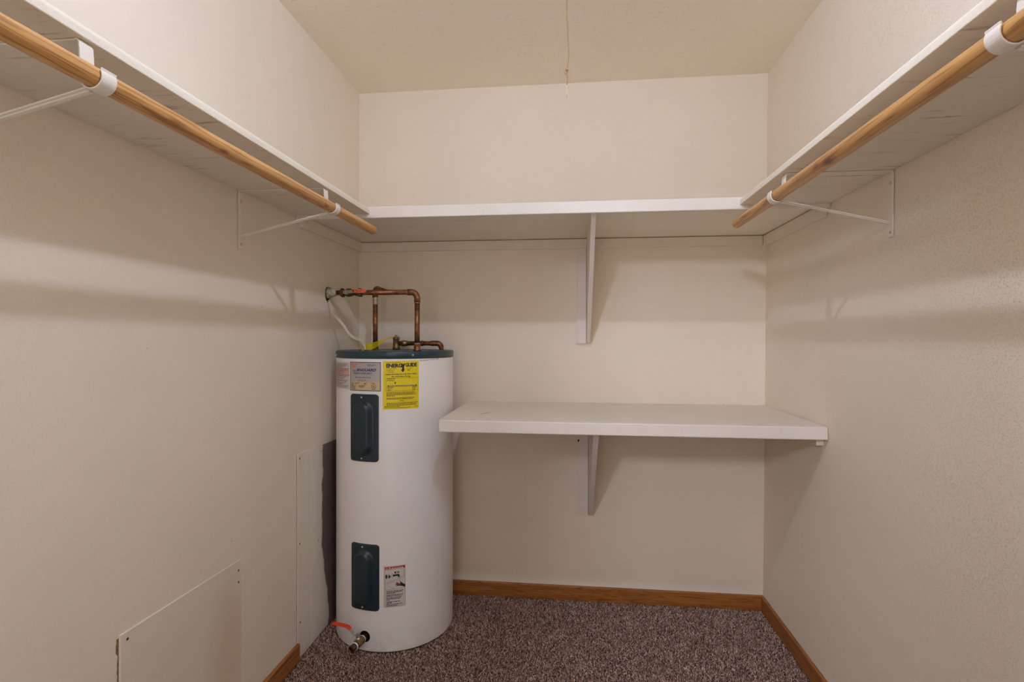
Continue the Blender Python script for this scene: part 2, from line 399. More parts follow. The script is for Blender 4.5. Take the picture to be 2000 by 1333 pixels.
def wood_bracket(loc, label, xb0, xb1, zb0, zb1, xg0, xg1, ztop, zbot, depth):
    t = thing('wooden_bracket', loc, label, 'shelf bracket', 'wooden shelf brackets on the back wall')
    MB().box(xb0, xb1, -.0195, -.0005, zb0, zb1).build('backing_board', 'gusset', t, .0012)
    MB().prism([(-.0005, zbot), (-.026, zbot), (-.040, zbot+.006), (-depth, ztop-.018), (-depth, ztop), (-.0195, ztop), (-.0195, zb1), (-.0005, zb1)], 'x', xg0, xg1).build('gusset_board', 'gusset', t, .0012)
    return t
wood_bracket((1.10, 0, 1.213), 'upper painted wooden bracket holding the back wall shelf', 1.066, 1.108, 1.213, 1.6585, 1.1095, 1.1275, 1.7045, 1.218, .585)
t = wood_bracket((1.10, 0, .412), 'lower painted wooden bracket under the low shelf with small dark chips', 1.071, 1.1185, .412, .9145, 1.120, 1.140, .9145, .412, .585)
for (z, y) in ((.852, -.0202), (.753, -.0202)):
    MB().box(1.070, 1.0765, y-.0005, -.0190, z, z+.011).build('paint_chip', 'dark', t)

# ------------------------------------------------------------------ steel shelf brackets with rod hooks (left wall version, origin at wall)
RX = .305; RR = .0162; RZL = 1.637
def steel_bracket(loc, label, rz=0, src=None):
    if src:
        r = src.copy(); COL.objects.link(r); r.location = loc; r.rotation_euler = (0, 0, rz); r['label'] = label
        for ch in src.children:
            c = ch.copy(); COL.objects.link(c); c.parent = r
            for g in ch.children:
                d = g.copy(); COL.objects.link(d); d.parent = c
        return r
    t = bpy.data.objects.new('rod_bracket', None); COL.objects.link(t)
    t['label'] = label; t['category'] = 'shelf bracket'; t['group'] = 'steel shelf and rod brackets'
    w = .021; th = .0028; Y = (0, 1, 0)
    zt = 1.6985-1.5
    MB().ribbon([(.0024, 0, .016), (.0024, 0, zt-.002)], Y, w, th).build('wall_leg', 'bracket', t, .0006)
    MB().ribbon([(.0045, 0, zt-.0018), (.276, 0, zt-.0018)], Y, w, th).build('shelf_arm', 'bracket', t, .0006)
    cx = RX; cz = RZL-1.5; R = RR+.0024
    strap = [(.276, 0, zt-.0018), (.2805, 0, zt-.003), (.283, 0, zt-.007), (.284, 0, zt-.020), (cx-R-.0005, 0, cz+.004)]
    MB().ribbon(strap, Y, w*1.2, th).build('drop_strap', 'bracket', t, .0006)
    hook = [(cx+R*math.cos(rad(a)), 0, cz+R*math.sin(rad(a))) for a in range(178, 386, 9)]
    hook.append((cx+R*math.cos(rad(386))+.0012, 0, cz+R*math.sin(rad(386))+.004))
    MB().ribbon(hook, Y, w*1.3, th).build('rod_hook', 'bracket', t, .0008)
    # diagonal brace, a folded channel: flat strip with a raised middle rib
    a = Vector((.0065, 0, .056)); b_ = Vector((cx-R*.80, 0, cz-R*.80))
    pts = [a.lerp(b_, i/8) for i in range(9)]
    br = MB().ribbon(pts, Y, w*.8, th).build('brace', 'bracket', t, .0006)
    MB().ribbon([p+Vector((.0007, 0, -.0022)) for p in pts], Y, w*.32, .003).build('rib', 'bracket', br)
    for z in (.165, .030):
        MB().lathe([(0, .0035), (.003, .003), (.0045, .0012), (.0045, .0002)], (.0037, 0, z), (1, 0, 0), 14).build('screw', 'screw', t)
    t.location = loc; t.rotation_euler = (0, 0, rz)
    return t
sb = steel_bracket((0.0005, -.963, 1.5), 'white steel rod bracket on the left wall, the one nearer the back corner')
steel_bracket((0.0005, -1.79, 1.5), 'white steel rod bracket on the left wall, the nearer one', 0, sb)
steel_bracket((W+.0080, -.966, 1.5), 'white steel rod bracket on the right wall, the one nearer the back corner', PI, sb)
steel_bracket((W+.0080, -1.775, 1.5), 'white steel rod bracket at the top right, the nearer one on the right wall', PI, sb)

def rod(x, z0, z1, y1, mat, label):
    y0 = YF+.004; n = 40; p = []; rs = []
    for i in range(n+1):
        y = y0+(y1-.006-y0)*i/n; p.append((x, y, z0+(z1-z0)*i/n)); rs.append(RR)
    for dy, rr in ((.003, .97), (.005, .88), (.006, .72)):
        p.append((x, y1-.006+dy, z1)); rs.append(RR*rr)
    return tag(MB().tube(p, rs, 40).build('closet_rod', mat), label, 'closet rod')
rod(RX, RZL, RZL, -.620, 'pine_left', 'round pine clothes rod under the left shelf')
rod(W+.0085-RX, RZL, RZL, -.602, 'pine_right', 'round pine clothes rod with a dark knot under the right shelf')

# ------------------------------------------------------------------ water heater
HC = Vector((.279, -.278, 0)); HR = .2475
wh = thing('water_heater', (HC.x, HC.y, 0), 'white electric water heater tank with dark teal top ring in the back left corner', 'water heater')
def cyl(th, z, off=0):
    r = HR+off; return (HC.x+r*math.cos(rad(th)), HC.y+r*math.sin(rad(th)), z)
HOLE_T, HOLE_Z = -100.2, .063
ax_out = Vector((math.cos(rad(HOLE_T)), math.sin(rad(HOLE_T)), 0)); HP = Vector(cyl(HOLE_T, HOLE_Z))
# tank jacket with a real drain hole
jk = MB().lathe([(HR-.004, .006), (HR-.001, .007), (HR, .011), (HR, .034), (HR, .092), (HR, .4), (HR, .8), (HR, 1.156), (HR-.004, 1.160)], HC, n=192)
nv = 192
jk.f.append(tuple(range(nv))[::-1]); jk.sm.append(False)
jk.f.append(tuple(range(8*nv, 9*nv))); jk.sm.append(False)
tank = jk.build('jacket', 'tank', wh)
cut = MB().lathe([(.0225, -.05), (.0225, .03)], HP, ax_out, 40); cut.f.append(tuple(range(40))[::-1]); cut.f.append(tuple(range(40, 80))); cut.sm += [False, False]
cuto = cut.build('cutter', 'dark', wh)
bm_ = tank.modifiers.new('hole', 'BOOLEAN'); bm_.object = cuto; bm_.operation = 'DIFFERENCE'; bm_.solver = 'EXACT'
bpy.context.view_layer.update()
dg = bpy.context.evaluated_depsgraph_get()
me2 = bpy.data.meshes.new_from_object(tank.evaluated_get(dg)); tank.modifiers.clear(); tank.data = me2
bpy.data.objects.remove(cuto)
tank.data.name = 'jacket'
for p_ in me2.polygons: p_.use_smooth = True
nrm = []
for p_ in me2.polygons:
    for li in p_.loop_indices:
        co = me2.vertices[me2.loops[li].vertex_index].co
        rr_ = math.hypot(co.x, co.y)
        if abs(p_.normal.z) < .2 and rr_ > HR-.0002 and p_.normal.x*co.x+p_.normal.y*co.y > .8*rr_: nrm.append((co.x/rr_, co.y/rr_, 0))
        else: nrm.append(tuple(p_.normal))
me2.normals_split_custom_set(nrm)
cup = MB().lathe([(.0224, -.0012), (.0215, -.004), (.0210, -.046), (.0001, -.046)], HP, ax_out, 40)  # cup coloured near-black: paints the shade inside the shallow hole
cup.build('drain_recess', 'dark', wh, label='round drain opening with its inner shade coloured dark')
MB().lathe([(HR-.010, .0), (HR-.010, .0075)], HC, n=96).build('base_ring', 'dark', wh, label='dark base ring under the tank')
MB().lathe([(HR+.0005, 1.1545), (HR+.0022, 1.156), (HR+.0025, 1.178), (HR+.001, 1.1825), (HR-.003, 1.1845), (HR-.012, 1.1840), (HR-.020, 1.1815), (.10, 1.1825), (.0001, 1.1825)], HC, n=160).build('top_ring', 'teal', wh, label='dark teal lid')

def on_tank(mb_pts, faces, off): return MB().add([cyl(t, z, off) for t, z in mb_pts], faces)
DEG = 1/(HR*PI/180)                          # degrees per metre of arc
def patch(name, mat, parent, t0, t1, z0, z1, off=.0005, tilt=0, th=.0004, nx=14, ny=2, label=None, round_=0):
    """thin curved sheet on the tank; t in degrees, tilt in m of rise across"""
    vs = []; fs = []
    for j in range(ny+1):
        for i in range(nx+1):
            u = i/nx; v = j/ny
            vs.append(cyl(t0+(t1-t0)*u, z0+(z1-z0)*v+tilt*(u-.5), off))
    for j in range(ny):
        for i in range(nx):
            a = j*(nx+1)+i; fs.append((a, a+1, a+nx+2, a+nx+1))
    base = len(vs); per = [i for i in range(nx+1)]+[(j+1)*(nx+1)-1 for j in range(1, ny+1)]+[ny*(nx+1)+i for i in range(nx-1, -1, -1)]+[j*(nx+1) for j in range(ny-1, 0, -1)]
    # edge going down on to the tank
    for k in per:
        x, y, z = vs[k]; d = Vector((x-HC.x, y-HC.y, 0)).normalized()*th; vs.append((x-d.x, y-d.y, z))
    n = len(per)
    for i in range(n): fs.append((per[i], per[(i+1) % n], base+(i+1) % n, base+i))
    return MB().add(vs, fs).build(name, mat, parent, label=label)
def frame_on(name, mat, parent, t0, t1, z0, z1, w, off, tilt=0):
    mb = MB(); wd = w*DEG
    for (a, b, c, d, tl) in ((t0, t1, z0, z0+w, 1), (t0, t1, z1-w, z1, 1), (t0, t0+wd, z0, z1, 0), (t1-wd, t1, z0, z1, 0)):
        nx = 10 if tl else 1; vs = []; fs = []
        for i in range(nx+1):
            t_ = a+(b-a)*i/nx; dz = tilt*((t_-t0)/(t1-t0)-.5); vs += [cyl(t_, c+dz, off), cyl(t_, d+dz, off)]
        for i in range(nx): fs.append((2*i, 2*i+2, 2*i+3, 2*i+1))
        mb.add(vs, fs)
    return mb.build(name, mat, parent)
def text_mesh(txt, bold=0, shear=0, space=1):
    cu = bpy.data.curves.new('txt', 'FONT'); cu.body = txt; cu.size = 1; cu.shear = shear; cu.offset = bold; cu.space_character = space
    cu.resolution_u = 2
    ob = bpy.data.objects.new('txt', cu); COL.objects.link(ob)
    d = bpy.context.evaluated_depsgraph_get(); me = bpy.data.meshes.new_from_object(ob.evaluated_get(d))
    vs = [tuple(v.co) for v in me.vertices]; fs = [tuple(p.vertices) for p in me.polygons]
    bpy.data.objects.remove(ob); bpy.data.curves.remove(cu); bpy.data.meshes.remove(me)
    return vs, fs
def txt_on(mb, txt, t0, z, width, height, off, bold=0, shear=0, tilt=0, tmid=0, trange=1, space=1):
    """letters bent on to the tank: left edge at t0 deg, baseline z, total width (m), cap height (m)"""
    vs, fs = text_mesh(txt, bold, shear, space)
    xs = [v[0] for v in vs]; ys = [v[1] for v in vs]; x0, x1 = min(xs), max(xs)
    capv, _ = text_mesh('H', bold); ch = max(v[1] for v in capv)-min(v[1] for v in capv)
    out = []
    for x, y, _ in vs:
        a = (x-x0)/(x1-x0)*width; out.append(cyl(t0+a*DEG, z+y/ch*height+tilt*a, off))
    mb.add(out, fs)
def bars(mb, t0, z, width, height, off, seed=0, tilt=0, fill=.82):
    """a line of print too small to read: a row of short ink marks"""
    rnd = random.Random(seed); a = 0
    while a < width:
        w = min(rnd.uniform(.0025, .009), width-a)
        if w < .0012: break
        vs = [cyl(t0+a*DEG, z+tilt*a, off), cyl(t0+(a+w)*DEG, z+tilt*(a+w), off), cyl(t0+(a+w)*DEG, z+height+tilt*(a+w), off), cyl(t0+a*DEG, z+height+tilt*a, off)]
        mb.add(vs, [(0, 1, 2, 3)]); a += w+rnd.uniform(.0010, .0018)
def poly_on(mb, pts, t0, z0, off):
    vs = [cyl(t0+x*DEG, z0+y, off) for x, y in pts]; mb.add(vs, [tuple(range(len(vs)))])
def line_on(mb, pts, w, t0, z0, off):
    for (x0, y0), (x1, y1) in zip(pts[:-1], pts[1:]):
        d = Vector((x1-x0, y1-y0)); L = d.length or 1e-6; d /= L; nx, ny = -d.y*w/2, d.x*w/2; k = max(1, int(L/.012))
        for i in range(k):
            a = i/k; b = (i+1)/k
            poly_on(mb, [(x0+(x1-x0)*a+nx, y0+(y1-y0)*a+ny), (x0+(x1-x0)*a-nx, y0+(y1-y0)*a-ny), (x0+(x1-x0)*b-nx, y0+(y1-y0)*b-ny), (x0+(x1-x0)*b+nx, y0+(y1-y0)*b+ny)], t0, z0, off)

# element covers: rounded plate with a raised stadium-shaped boss
def cover(z0, z1, t0, t1, label):
    nx, ny = 44, 84; hw = (t1-t0)/2/DEG; hh = (z1-z0)/2; tc = (t0+t1)/2; zc = (z0+z1)/2; rc = .013
    vs = []; fs = []
    def prof(a, b):       # a,b metres from centre
        hl = hh*.79-hw*.60; px = abs(a+.003); py = max(0, abs(b)-hl); d = math.hypot(px, py)/(hw*.70)
        h = .004
        if d < 1: s = min(1, (1-d)/.42); h += .019*(s*s*(3-2*s))
        return h
    for j in range(ny+1):
        b = -hh+2*hh*j/ny; e = hh-abs(b); w = hw if e > rc else hw-(rc-math.sqrt(max(0, rc*rc-(rc-e)**2)))
        for i in range(nx+1):
            a = -w+2*w*i/nx
            edge = min(w-abs(a), e); h = prof(a, b)*min(1, .35+edge/.003)
            vs.append(cyl(tc+a*DEG, zc+b, h))
    for j in range(ny):
        for i in range(nx):
            k = j*(nx+1)+i; fs.append((k, k+1, k+nx+2, k+nx+1))
    base = len(vs); per = [i for i in range(nx+1)]+[(j+1)*(nx+1)-1 for j in range(1, ny+1)]+[ny*(nx+1)+i for i in range(nx-1, -1, -1)]+[j*(nx+1) for j in range(ny-1, 0, -1)]
    for k in per:
        x, y, z = vs[k]; d = Vector((x-HC.x, y-HC.y, 0)).normalized()*HR; vs.append((HC.x+d.x, HC.y+d.y, z))
    n = len(per)
    for i in range(n): fs.append((per[i], per[(i+1) % n], base+(i+1) % n, base+i))
    c = MB().add(vs, fs, True).build('element_cover', 'teal_cover', wh, label=label)
    for z in (z1-.0125, z0+.0125):
        ax = Vector((math.cos(rad(tc-1.5)), math.sin(rad(tc-1.5)), 0))
        MB().lathe([(.0001, .0075), (.0022, .0072), (.0036, .0058), (.0038, .0035)], (Vector(cyl(tc-1.5, z))), ax, 16).build('screw', 'screw', c)
    # letters moulded into the boss, reading only as ridges
    return c
cover(.751, 1.016, -116.4, -86.8, 'upper dark teal element cover')
cover(.167, .428, -115.2, -86.2, 'lower dark teal element cover')

# white warning label at the left edge of the front
wl = patch('warning_label', 'paper', wh, -150, -118.3, 1.031, 1.140, label='white warning label with a pink field')
patch('pink_field', 'pinkpaper', wl, -149.8, -118.9, 1.080, 1.116, off=.0008, th=.0002)
mb = MB()
for i, z in enumerate([1.131, 1.126, 1.1215, 1.117, 1.111, 1.1055, 1.100, 1.093, 1.087, 1.082, 1.0765, 1.0715, 1.066, 1.0615, 1.055, 1.0505, 1.044, 1.038]):
    bars(mb, -148.5+(i % 3)*1.2, z, .120-.012*(i % 4), .0017, .0011, 100+i)
mb.build('print', 'black', wl)
# rating plate
vp = patch('rating_plate', 'silver', wh, -117.4, -84.9, 1.028, 1.142, label='silver and tan rating plate with an orange V')
frame_on('border', 'black', vp, -117.3, -85.0, 1.0285, 1.1415, .0020, .0009)
patch('tan_field', 'tan', vp, -116.1, -86.1, 1.0325, 1.0635, off=.0009, th=.0003)
mb = MB(); T0 = -117.4
# striped orange V
for k, (yy, w0) in enumerate(((.1285, .0275), (.1235, .0250), (.1185, .0215))):
    zz = yy-.0190; hgt = .0036
    if k < 2:
        poly_on(mb, [(.0075+k*.0012, zz), (.0075+k*.0012+w0*.43, zz), (.0070+k*.0012+w0*.40, zz+hgt), (.0065+k*.0012, zz+hgt)], T0, 1.028-.0065, .0010)
        poly_on(mb, [(.0075+w0*.60, zz), (.0075+w0*1.0, zz), (.0085+w0*1.0, zz+hgt), (.0080+w0*.58, zz+hgt)], T0, 1.028-.0065, .0010)
    else: poly_on(mb, [(.0135, zz-.001), (.0280, zz-.001), (.0315, zz+hgt), (.0098, zz+hgt)], T0, 1.028-.0065, .0010)
mb.build('letter_v', 'orange', vp)
mb = MB(); txt_on(mb, 'ANGUARD', T0+.0325*DEG, 1.1060, .0900, .0108, .0010, bold=.035, shear=.28); 
line_on(mb, [(.014, .0795), (.032, .0835)], .0016, T0, 1.028, .0010); line_on(mb, [(.016, .0765), (.032, .0785)], .0013, T0, 1.028, .0010)
mb.build('maker_name', 'navy', vp)
mb = MB(); txt_on(mb, 'ENERGY EFFICIENT', T0+.0205*DEG, 1.0935, .0860, .0075, .0010, bold=.012, shear=.35); mb.build('motto', 'navy', vp)
mb = MB(); txt_on(mb, 'Six Year Warranty', T0+.0290*DEG, 1.0785, .0720, .0062, .0010)
bars(mb, T0+.083*DEG, 1.1305, .036, .0014, .0010, 3); bars(mb, T0+.087*DEG, 1.1272, .028, .0014, .0010, 4)
bars(mb, T0+.040*DEG, 1.0690, .040, .0014, .0010, 5)
for i in range(6): bars(mb, T0+.0085*DEG, 1.0575-i*.0043, .022 if i > 2 else .012, .0021, .0014, 20+i)
for i in range(2): bars(mb, T0+.0270*DEG, 1.0575-i*.0040, .022-.012*i, .0021, .0014, 30+i)
for i in range(2): bars(mb, T0+.0480*DEG, 1.0475-i*.0045, .028-.006*i, .0024, .0014, 40+i)
for i in range(2): bars(mb, T0+.0700*DEG, 1.0575-i*.0040, .011, .0021, .0014, 50+i)
bars(mb, T0+.101*DEG, 1.0585, .019, .0016, .0014, 60)
cxu, cyu, ru = .1115, .0185, .0092
line_on(mb, [(cxu+ru*math.cos(2*PI*i/28), cyu+ru*math.sin(2*PI*i/28)) for i in range(29)], .0014, T0, 1.028, .0014)
txt_on(mb, 'UL', T0+(cxu-.0048)*DEG, 1.028+cyu-.0040, .0096, .0080, .0014, bold=.03); bars(mb, T0+(cxu-.009)*DEG, 1.0345, .018, .0013, .0014, 61)
mb.build('print', 'black', vp)
# yellow energy label, a touch crooked
el = patch('energy_label', 'yellow', wh, -83.2, -50.6, .9575, 1.1470, tilt=.0020, label='yellow energy guide label')
mb = MB(); E0 = -83.2; SL = .0020/.1408
K = .1408/836.0                              # label metre per unit of the measured drawing (836 units wide)
Ht = .1895
def ex(x): return E0+x*K*DEG
def ez(y): return .9575+Ht*(1-y/1150.0)-.001
oE = .0010
txt_on(mb, 'ENERG', ex(78), ez(150), 362*K, .0152, oE, bold=.045, tilt=SL, space=.95)
txt_on(mb, 'GUIDE', ex(515), ez(133), 270*K, .0152, oE, bold=.045, tilt=SL, space=.95)
# the Y that turns into an arrow
poly_on(mb, [(415*K, 0), (450*K, 0), (462*K, -.006), (474*K, 0), (512*K, 0), (485*K, -.0125), (485*K, -.0225), (506*K, -.0215), (461*K, -.0345), (412*K, -.0250), (440*K, -.0235), (440*K, -.0125)], E0, ez(57), oE)
bars(mb, ex(75), ez(42), 330*K, .0014, oE, 1, SL)
for i, (y, w, x) in enumerate(((190, 235, 78), (228, 205, 78), (263, 150, 105))): bars(mb, ex(x), ez(y), w*K, .0016, oE, 70+i, SL)
bars(mb, ex(545), ez(180), 130*K, .0014, oE, 75, SL)
bars(mb, ex(565), ez(222), 75*K, .0030, oE, 76, SL)
txt_on(mb, 'Compare the Energy Use of this Water Heater', ex(50), ez(330), 730*K, .0062, oE, bold=.016, tilt=SL)
txt_on(mb, 'with Others Before You Buy', ex(195), ez(385), 440*K, .0062, oE, bold=.016, tilt=SL)
line_on(mb, [(75*K, 0), (815*K, .0012)], .0007, E0, ez(410), oE); line_on(mb, [(75*K, 0), (815*K, .0012)], .0007, E0, ez(710), oE)
line_on(mb, [(75*K, ez(410)-ez(710)), (75*K, 0)], .0007, E0, ez(710), oE); line_on(mb, [(815*K, ez(410)-ez(710)+.0012), (815*K, .0012)], .0007, E0, ez(710), oE)
for i, (y, w) in enumerate(((430, 185), (470, 170))): bars(mb, ex(100), ez(y), w*K, .0020, oE, 80+i, SL)
poly_on(mb, [(265*K, 0), (305*K, 0), (285*K, -.0085)], E0, ez(500), oE)
line_on(mb, [(110*K, 0), (790*K, .0012)], .0042, E0, ez(592), oE)
for i in range(3): bars(mb, ex(108), ez(635+i*34), (130-30*i)*K, .0022, oE, 84+i, SL); bars(mb, ex(675), ez(625+i*34), (115-20*i)*K, .0022, oE, 88+i, SL)
for i, w in enumerate((650, 690, 700, 190)): bars(mb, ex(85), ez(755+i*27), w*K, .0020, oE, 92+i, SL)
for i, w in enumerate((640, 620)): bars(mb, ex(85), ez(885+i*27), w*K, .0020, oE, 97+i, SL)
line_on(mb, [(395*K, 0), (470*K, .0001), (470*K, .0040), (395*K, .0039), (395*K, 0)], .0011, E0, ez(955), oE)
for i, w in enumerate((720, 700, 690)): bars(mb, ex(85), ez(1005+i*27), w*K, .0020, oE, 101+i, SL)
bars(mb, ex(40), ez(1093), 350*K, .0022, oE, 105, SL); bars(mb, ex(40), ez(1117), 600*K, .0014, oE, 106, SL); bars(mb, ex(730), ez(1093), 90*K, .0014, oE, 107, SL)
mb.build('print', 'black', el)
mb = MB(); bars(mb, ex(140), ez(596), 610*K, .0015, .0015, 120, SL); mb.build('scale_print', 'paper', el)
# danger label
dl = patch('danger_label', 'paper', wh, -82.4, -62.9, .1815, .3450, tilt=.0012, label='white danger label with a hand under a tap')
D0 = -82.4; DK = .0842/560.0
def dx(x): return (x-115)*DK
def dz(y): return .3450-(y-115)*(.1635/1110.0)-.1815
o1 = .0010
mb = MB()
hb = [(dx(148), dz(228)), (dx(665), dz(200)), (dx(665), dz(125)), (dx(148), dz(152))]
for i in range(6):
    a = i/6; c = (i+1)/6
    L = lambda p, q, t_: (p[0]+(q[0]-p[0])*t_, p[1]+(q[1]-p[1])*t_)
    poly_on(mb, [L(hb[0], hb[1], a), L(hb[0], hb[1], c), L(hb[3], hb[2], c), L(hb[3], hb[2], a)], D0, .1815, o1)
mb.build('header', 'redink', dl)
mb = MB(); txt_on(mb, 'DANGER', D0+dx(245)*DEG, .1815+dz(213), (640-245)*DK, .0080, .0014, bold=.05, tilt=.004, space=1.2)
poly_on(mb, [(dx(170), dz(215)), (dx(225), dz(212)), (dx(197), dz(165))], D0, .1815, .0014)
mb.build('header_letters', 'paper', dl)
mb = MB()
line_on(mb, [(dx(145), dz(225)), (dx(155), dz(1205)), (dx(670), dz(1170)), (dx(665), dz(200))], .0008, D0, .1815, o1)
line_on(mb, [(dx(152), dz(750)), (dx(390), dz(742)), (dx(665), dz(722))], .0007, D0, .1815, o1)
line_on(mb, [(dx(150), dz(580)), (dx(450), dz(480))], .0007, D0, .1815, o1); line_on(mb, [(dx(500), dz(455)), (dx(632), dz(398)), (dx(668), dz(420))], .0007, D0, .1815, o1)
line_on(mb, [(dx(632), dz(398)), (dx(632), dz(205))], .0007, D0, .1815, o1)
line_on(mb, [(dx(460), dz(508)), (dx(210), dz(590)), (dx(192), dz(622)), (dx(390), dz(740))], .0007, D0, .1815, o1)
line_on(mb, [(dx(560), dz(462)), (dx(660), dz(438))], .0007, D0, .1815, o1)
def blob(cx, cy, rx, ry): poly_on(mb, [(dx(cx+rx*math.cos(2*PI*i/16)), dz(cy-ry*math.sin(2*PI*i/16))) for i in range(16)], D0, .1815, o1)
blob(188, 400, 26, 58); line_on(mb, [(dx(225), dz(345)), (dx(240), dz(400)), (dx(225), dz(455))], .0012, D0, .1815, o1); blob(258, 400, 14, 56); blob(283, 400, 12, 34)
blob(415, 300, 22, 32); line_on(mb, [(dx(452), dz(275)), (dx(462), dz(300)), (dx(452), dz(328))], .0012, D0, .1815, o1); blob(482, 298, 10, 34); blob(508, 300, 10, 22)
line_on(mb, [(dx(345+26*math.cos(a/10)), dz(382-58*math.sin(a/10))) for a in range(12, 54, 3)], .0008, D0, .1815, o1)
poly_on(mb, [(dx(350), dz(405)), (dx(350), dz(352)), (dx(500), dz(345)), (dx(528), dz(375)), (dx(528), dz(425)), (dx(480), dz(425)), (dx(478), dz(392))], D0, .1815, o1)
for q in ((480, 430, 470, 540), (500, 430, 505, 560), (520, 430, 540, 545)): line_on(mb, [(dx(q[0]), dz(q[1])), (dx((q[0]+q[2])/2+8), dz((q[1]+q[3])/2)), (dx(q[2]), dz(q[3]))], .0007, D0, .1815, o1)
# hand reaching in from the right, palm up
poly_on(mb, [(dx(665), dz(640)), (dx(600), dz(600)), (dx(560), dz(560)), (dx(530), dz(542)), (dx(540), dz(580)), (dx(550), dz(605)), (dx(500), dz(590)), (dx(465), dz(572)), (dx(445), dz(545)), (dx(445), dz(580)), (dx(455), dz(605)), (dx(405), dz(578)), (dx(450), dz(620)), (dx(380), dz(618)), (dx(465), dz(640)), (dx(410), dz(668)), (dx(480), dz(662)), (dx(560), dz(668)), (dx(665), dz(712))], D0, .1815, o1)
for i, (y, w) in enumerate(((800, 430), (832, 410), (862, 240), (905, 430), (938, 415), (978, 385), (1008, 360), (1042, 80), (1085, 360), (1115, 140), (1150, 410), (1185, 280))):
    bars(mb, D0+dx(188)*DEG, .1815+dz(y), w*DK, .0026, o1, 130+i, .02)
mb.build('drawing', 'black', dl)
mb = MB(); poly_on(mb, [(dx(465), dz(590)), (dx(520), dz(600)), (dx(545), dz(625)), (dx(520), dz(648)), (dx(480), dz(640)), (dx(455), dz(612))], D0, .1815, .0014); mb.build('red_palm', 'redink', dl)
# marker handwriting
mb = MB(); txt_on(mb, 'Serv. 1-19-09 PM', -51.5, 1.1655, .088, .0062, .0031, shear=.5, bold=.006, tilt=.02)
mb.build('handwriting', 'black', wh, label='black marker date on the teal ring'); mb = MB()
txt_on(mb, 'Serviced 1-19-11 PM', -50.0, 1.1445, .096, .0055, .0008, shear=.5, tilt=.035)
mb.build('handwriting', 'black', wh, label='black marker date on the white tank'); mb = MB()
txt_on(mb, 'Serviced 1-', -86.5, 1.1615, .066, .0060, .0031, shear=.5, bold=-.004)
mb.build('handwriting', 'black', wh, label='faint marker writing on the teal ring')
for th_, z in ((-56.4, 1.169), (-146.0, 1.165)):
    ax = Vector((math.cos(rad(th_)), math.sin(rad(th_)), 0))
    MB().lathe([(.0001, .0062), (.002, .006), (.0036, .0045), (.0038, .0025)], Vector(cyl(th_, z)), ax, 16).build('ring_screw', 'screw', wh)
MB().lathe([(.0001, .009), (.0035, .0085), (.005, .005), (.005, .0)], (.200, -.480, 1.1822), (0, 0, 1), 16).build('lid_screw', 'bronze', wh)

# drain valve
dv = MB().lathe([(.0105, -.045), (.0105, .014), (.0125, .0145), (.0125, .017)], HP, ax_out, 32).build('drain_valve', 'brass', wh, label='brass drain valve with red lever')
P = lambda d: HP+ax_out*d
def hexa(mb, o, ax, r, h0, h1): mb.lathe([(.0001, h0), (r*.93, h0), (r, h0+.001), (r, h1-.001), (r*.93, h1), (.0001, h1)], o, ax, 6, False)
MB().lathe([(.0128, .0165), (.0148, .017), (.0148, .0215), (.0128, .022)], HP, ax_out, 32).build('thread_tape', 'teflon', dv)
bd = MB(); bd.lathe([(.0001, .0215), (.0150, .0215), (.0160, .024), (.0162, .033), (.0148, .036), (.0165, .042), (.0170, .052), (.0160, .058), (.0158, .066), (.0140, .0685), (.0001, .0685)], HP, ax_out, 36)
bd.build('valve_body', 'brass', dv)
MB().lathe([(.0125, .0680), (.0150, .0685), (.0150, .0730), (.0125, .0735)], HP, ax_out, 32).build('thread_tape', 'teflon', dv)
MB().lathe([(.0128, .072), (.0130, .088), (.0122, .096), (.0095, .096), (.0085, .090), (.0085, .075), (.0001, .075)], HP, ax_out, 32).build('spout', 'bronze', dv)
stm = P(.046)+Vector((0, 0, .012)); mb = MB()
mb.lathe([(.0100, 0), (.0085, .004), (.0078, .011), (.0001, .011)], stm, (0, 0, 1), 24); hexa(mb, stm, (0, 0, 1), .0095, .011, .0165); mb.lathe([(.0045, .0165), (.0045, .024), (.0001, .0242)], stm, (0, 0, 1), 20); hexa(mb, stm, (0, 0, 1), .0072, .0195, .0245)
mb.build('stem', 'steel', dv)
zt = stm.z+.018
lv = [Vector((stm.x+.004, stm.y, zt)), Vector((stm.x-.012, stm.y, zt)), Vector((stm.x-.022, stm.y-.001, zt+.010)), Vector((.196, stm.y-.004, .117)), Vector((.186, stm.y-.006, .127)), Vector((.160, stm.y-.008, .134)), Vector((.128, stm.y-.010, .138))]
hd = MB().ribbon(lv[:5], (0.1, 1, 0), .013, .0022).build('lever', 'steel', dv)
MB().ribbon([lv[3]+(lv[2]-lv[3])*.15, lv[3], lv[4], lv[5], (lv[5]+lv[6])/2, lv[6]], (0.1, 1, .15), .0175, .0050).build('lever_grip', 'red', hd, .002, 3, label='red vinyl lever grip')

# relief valve with its discharge pipe and yellow tag
rvx, rvy = .218, -.092; ztp = 1.1825
rv = MB().lathe([(.0001, ztp), (.0165, ztp), (.0165, ztp+.012), (.0150, ztp+.015), (.0145, ztp+.045), (.0160, ztp+.048), (.0160, ztp+.056), (.0130, ztp+.060), (.0001, ztp+.060)], (rvx, rvy, 0), (0, 0, 1), 32).build('relief_valve', 'brass', wh, label='brass relief valve with yellow tag')
mb = MB(); mb.lathe([(.0001, 0), (.0115, 0), (.0115, .018), (.0145, .020), (.0145, .033), (.0125, .035), (.0125, .045), (.0105, .046), (.0105, .060), (.0001, .060)], (rvx+.010, rvy, 1.212), (1, 0, 0), 28)
mb.build('outlet', 'brass', rv)
pe = [(rvx+.060, rvy, 1.212), (.395, rvy+.008, 1.212)]+[tuple(p) for p in arc((.412, rvy+.010, 1.192), .020, 90, 0, 8, (1, 0, 0), (0, 0, 1))]
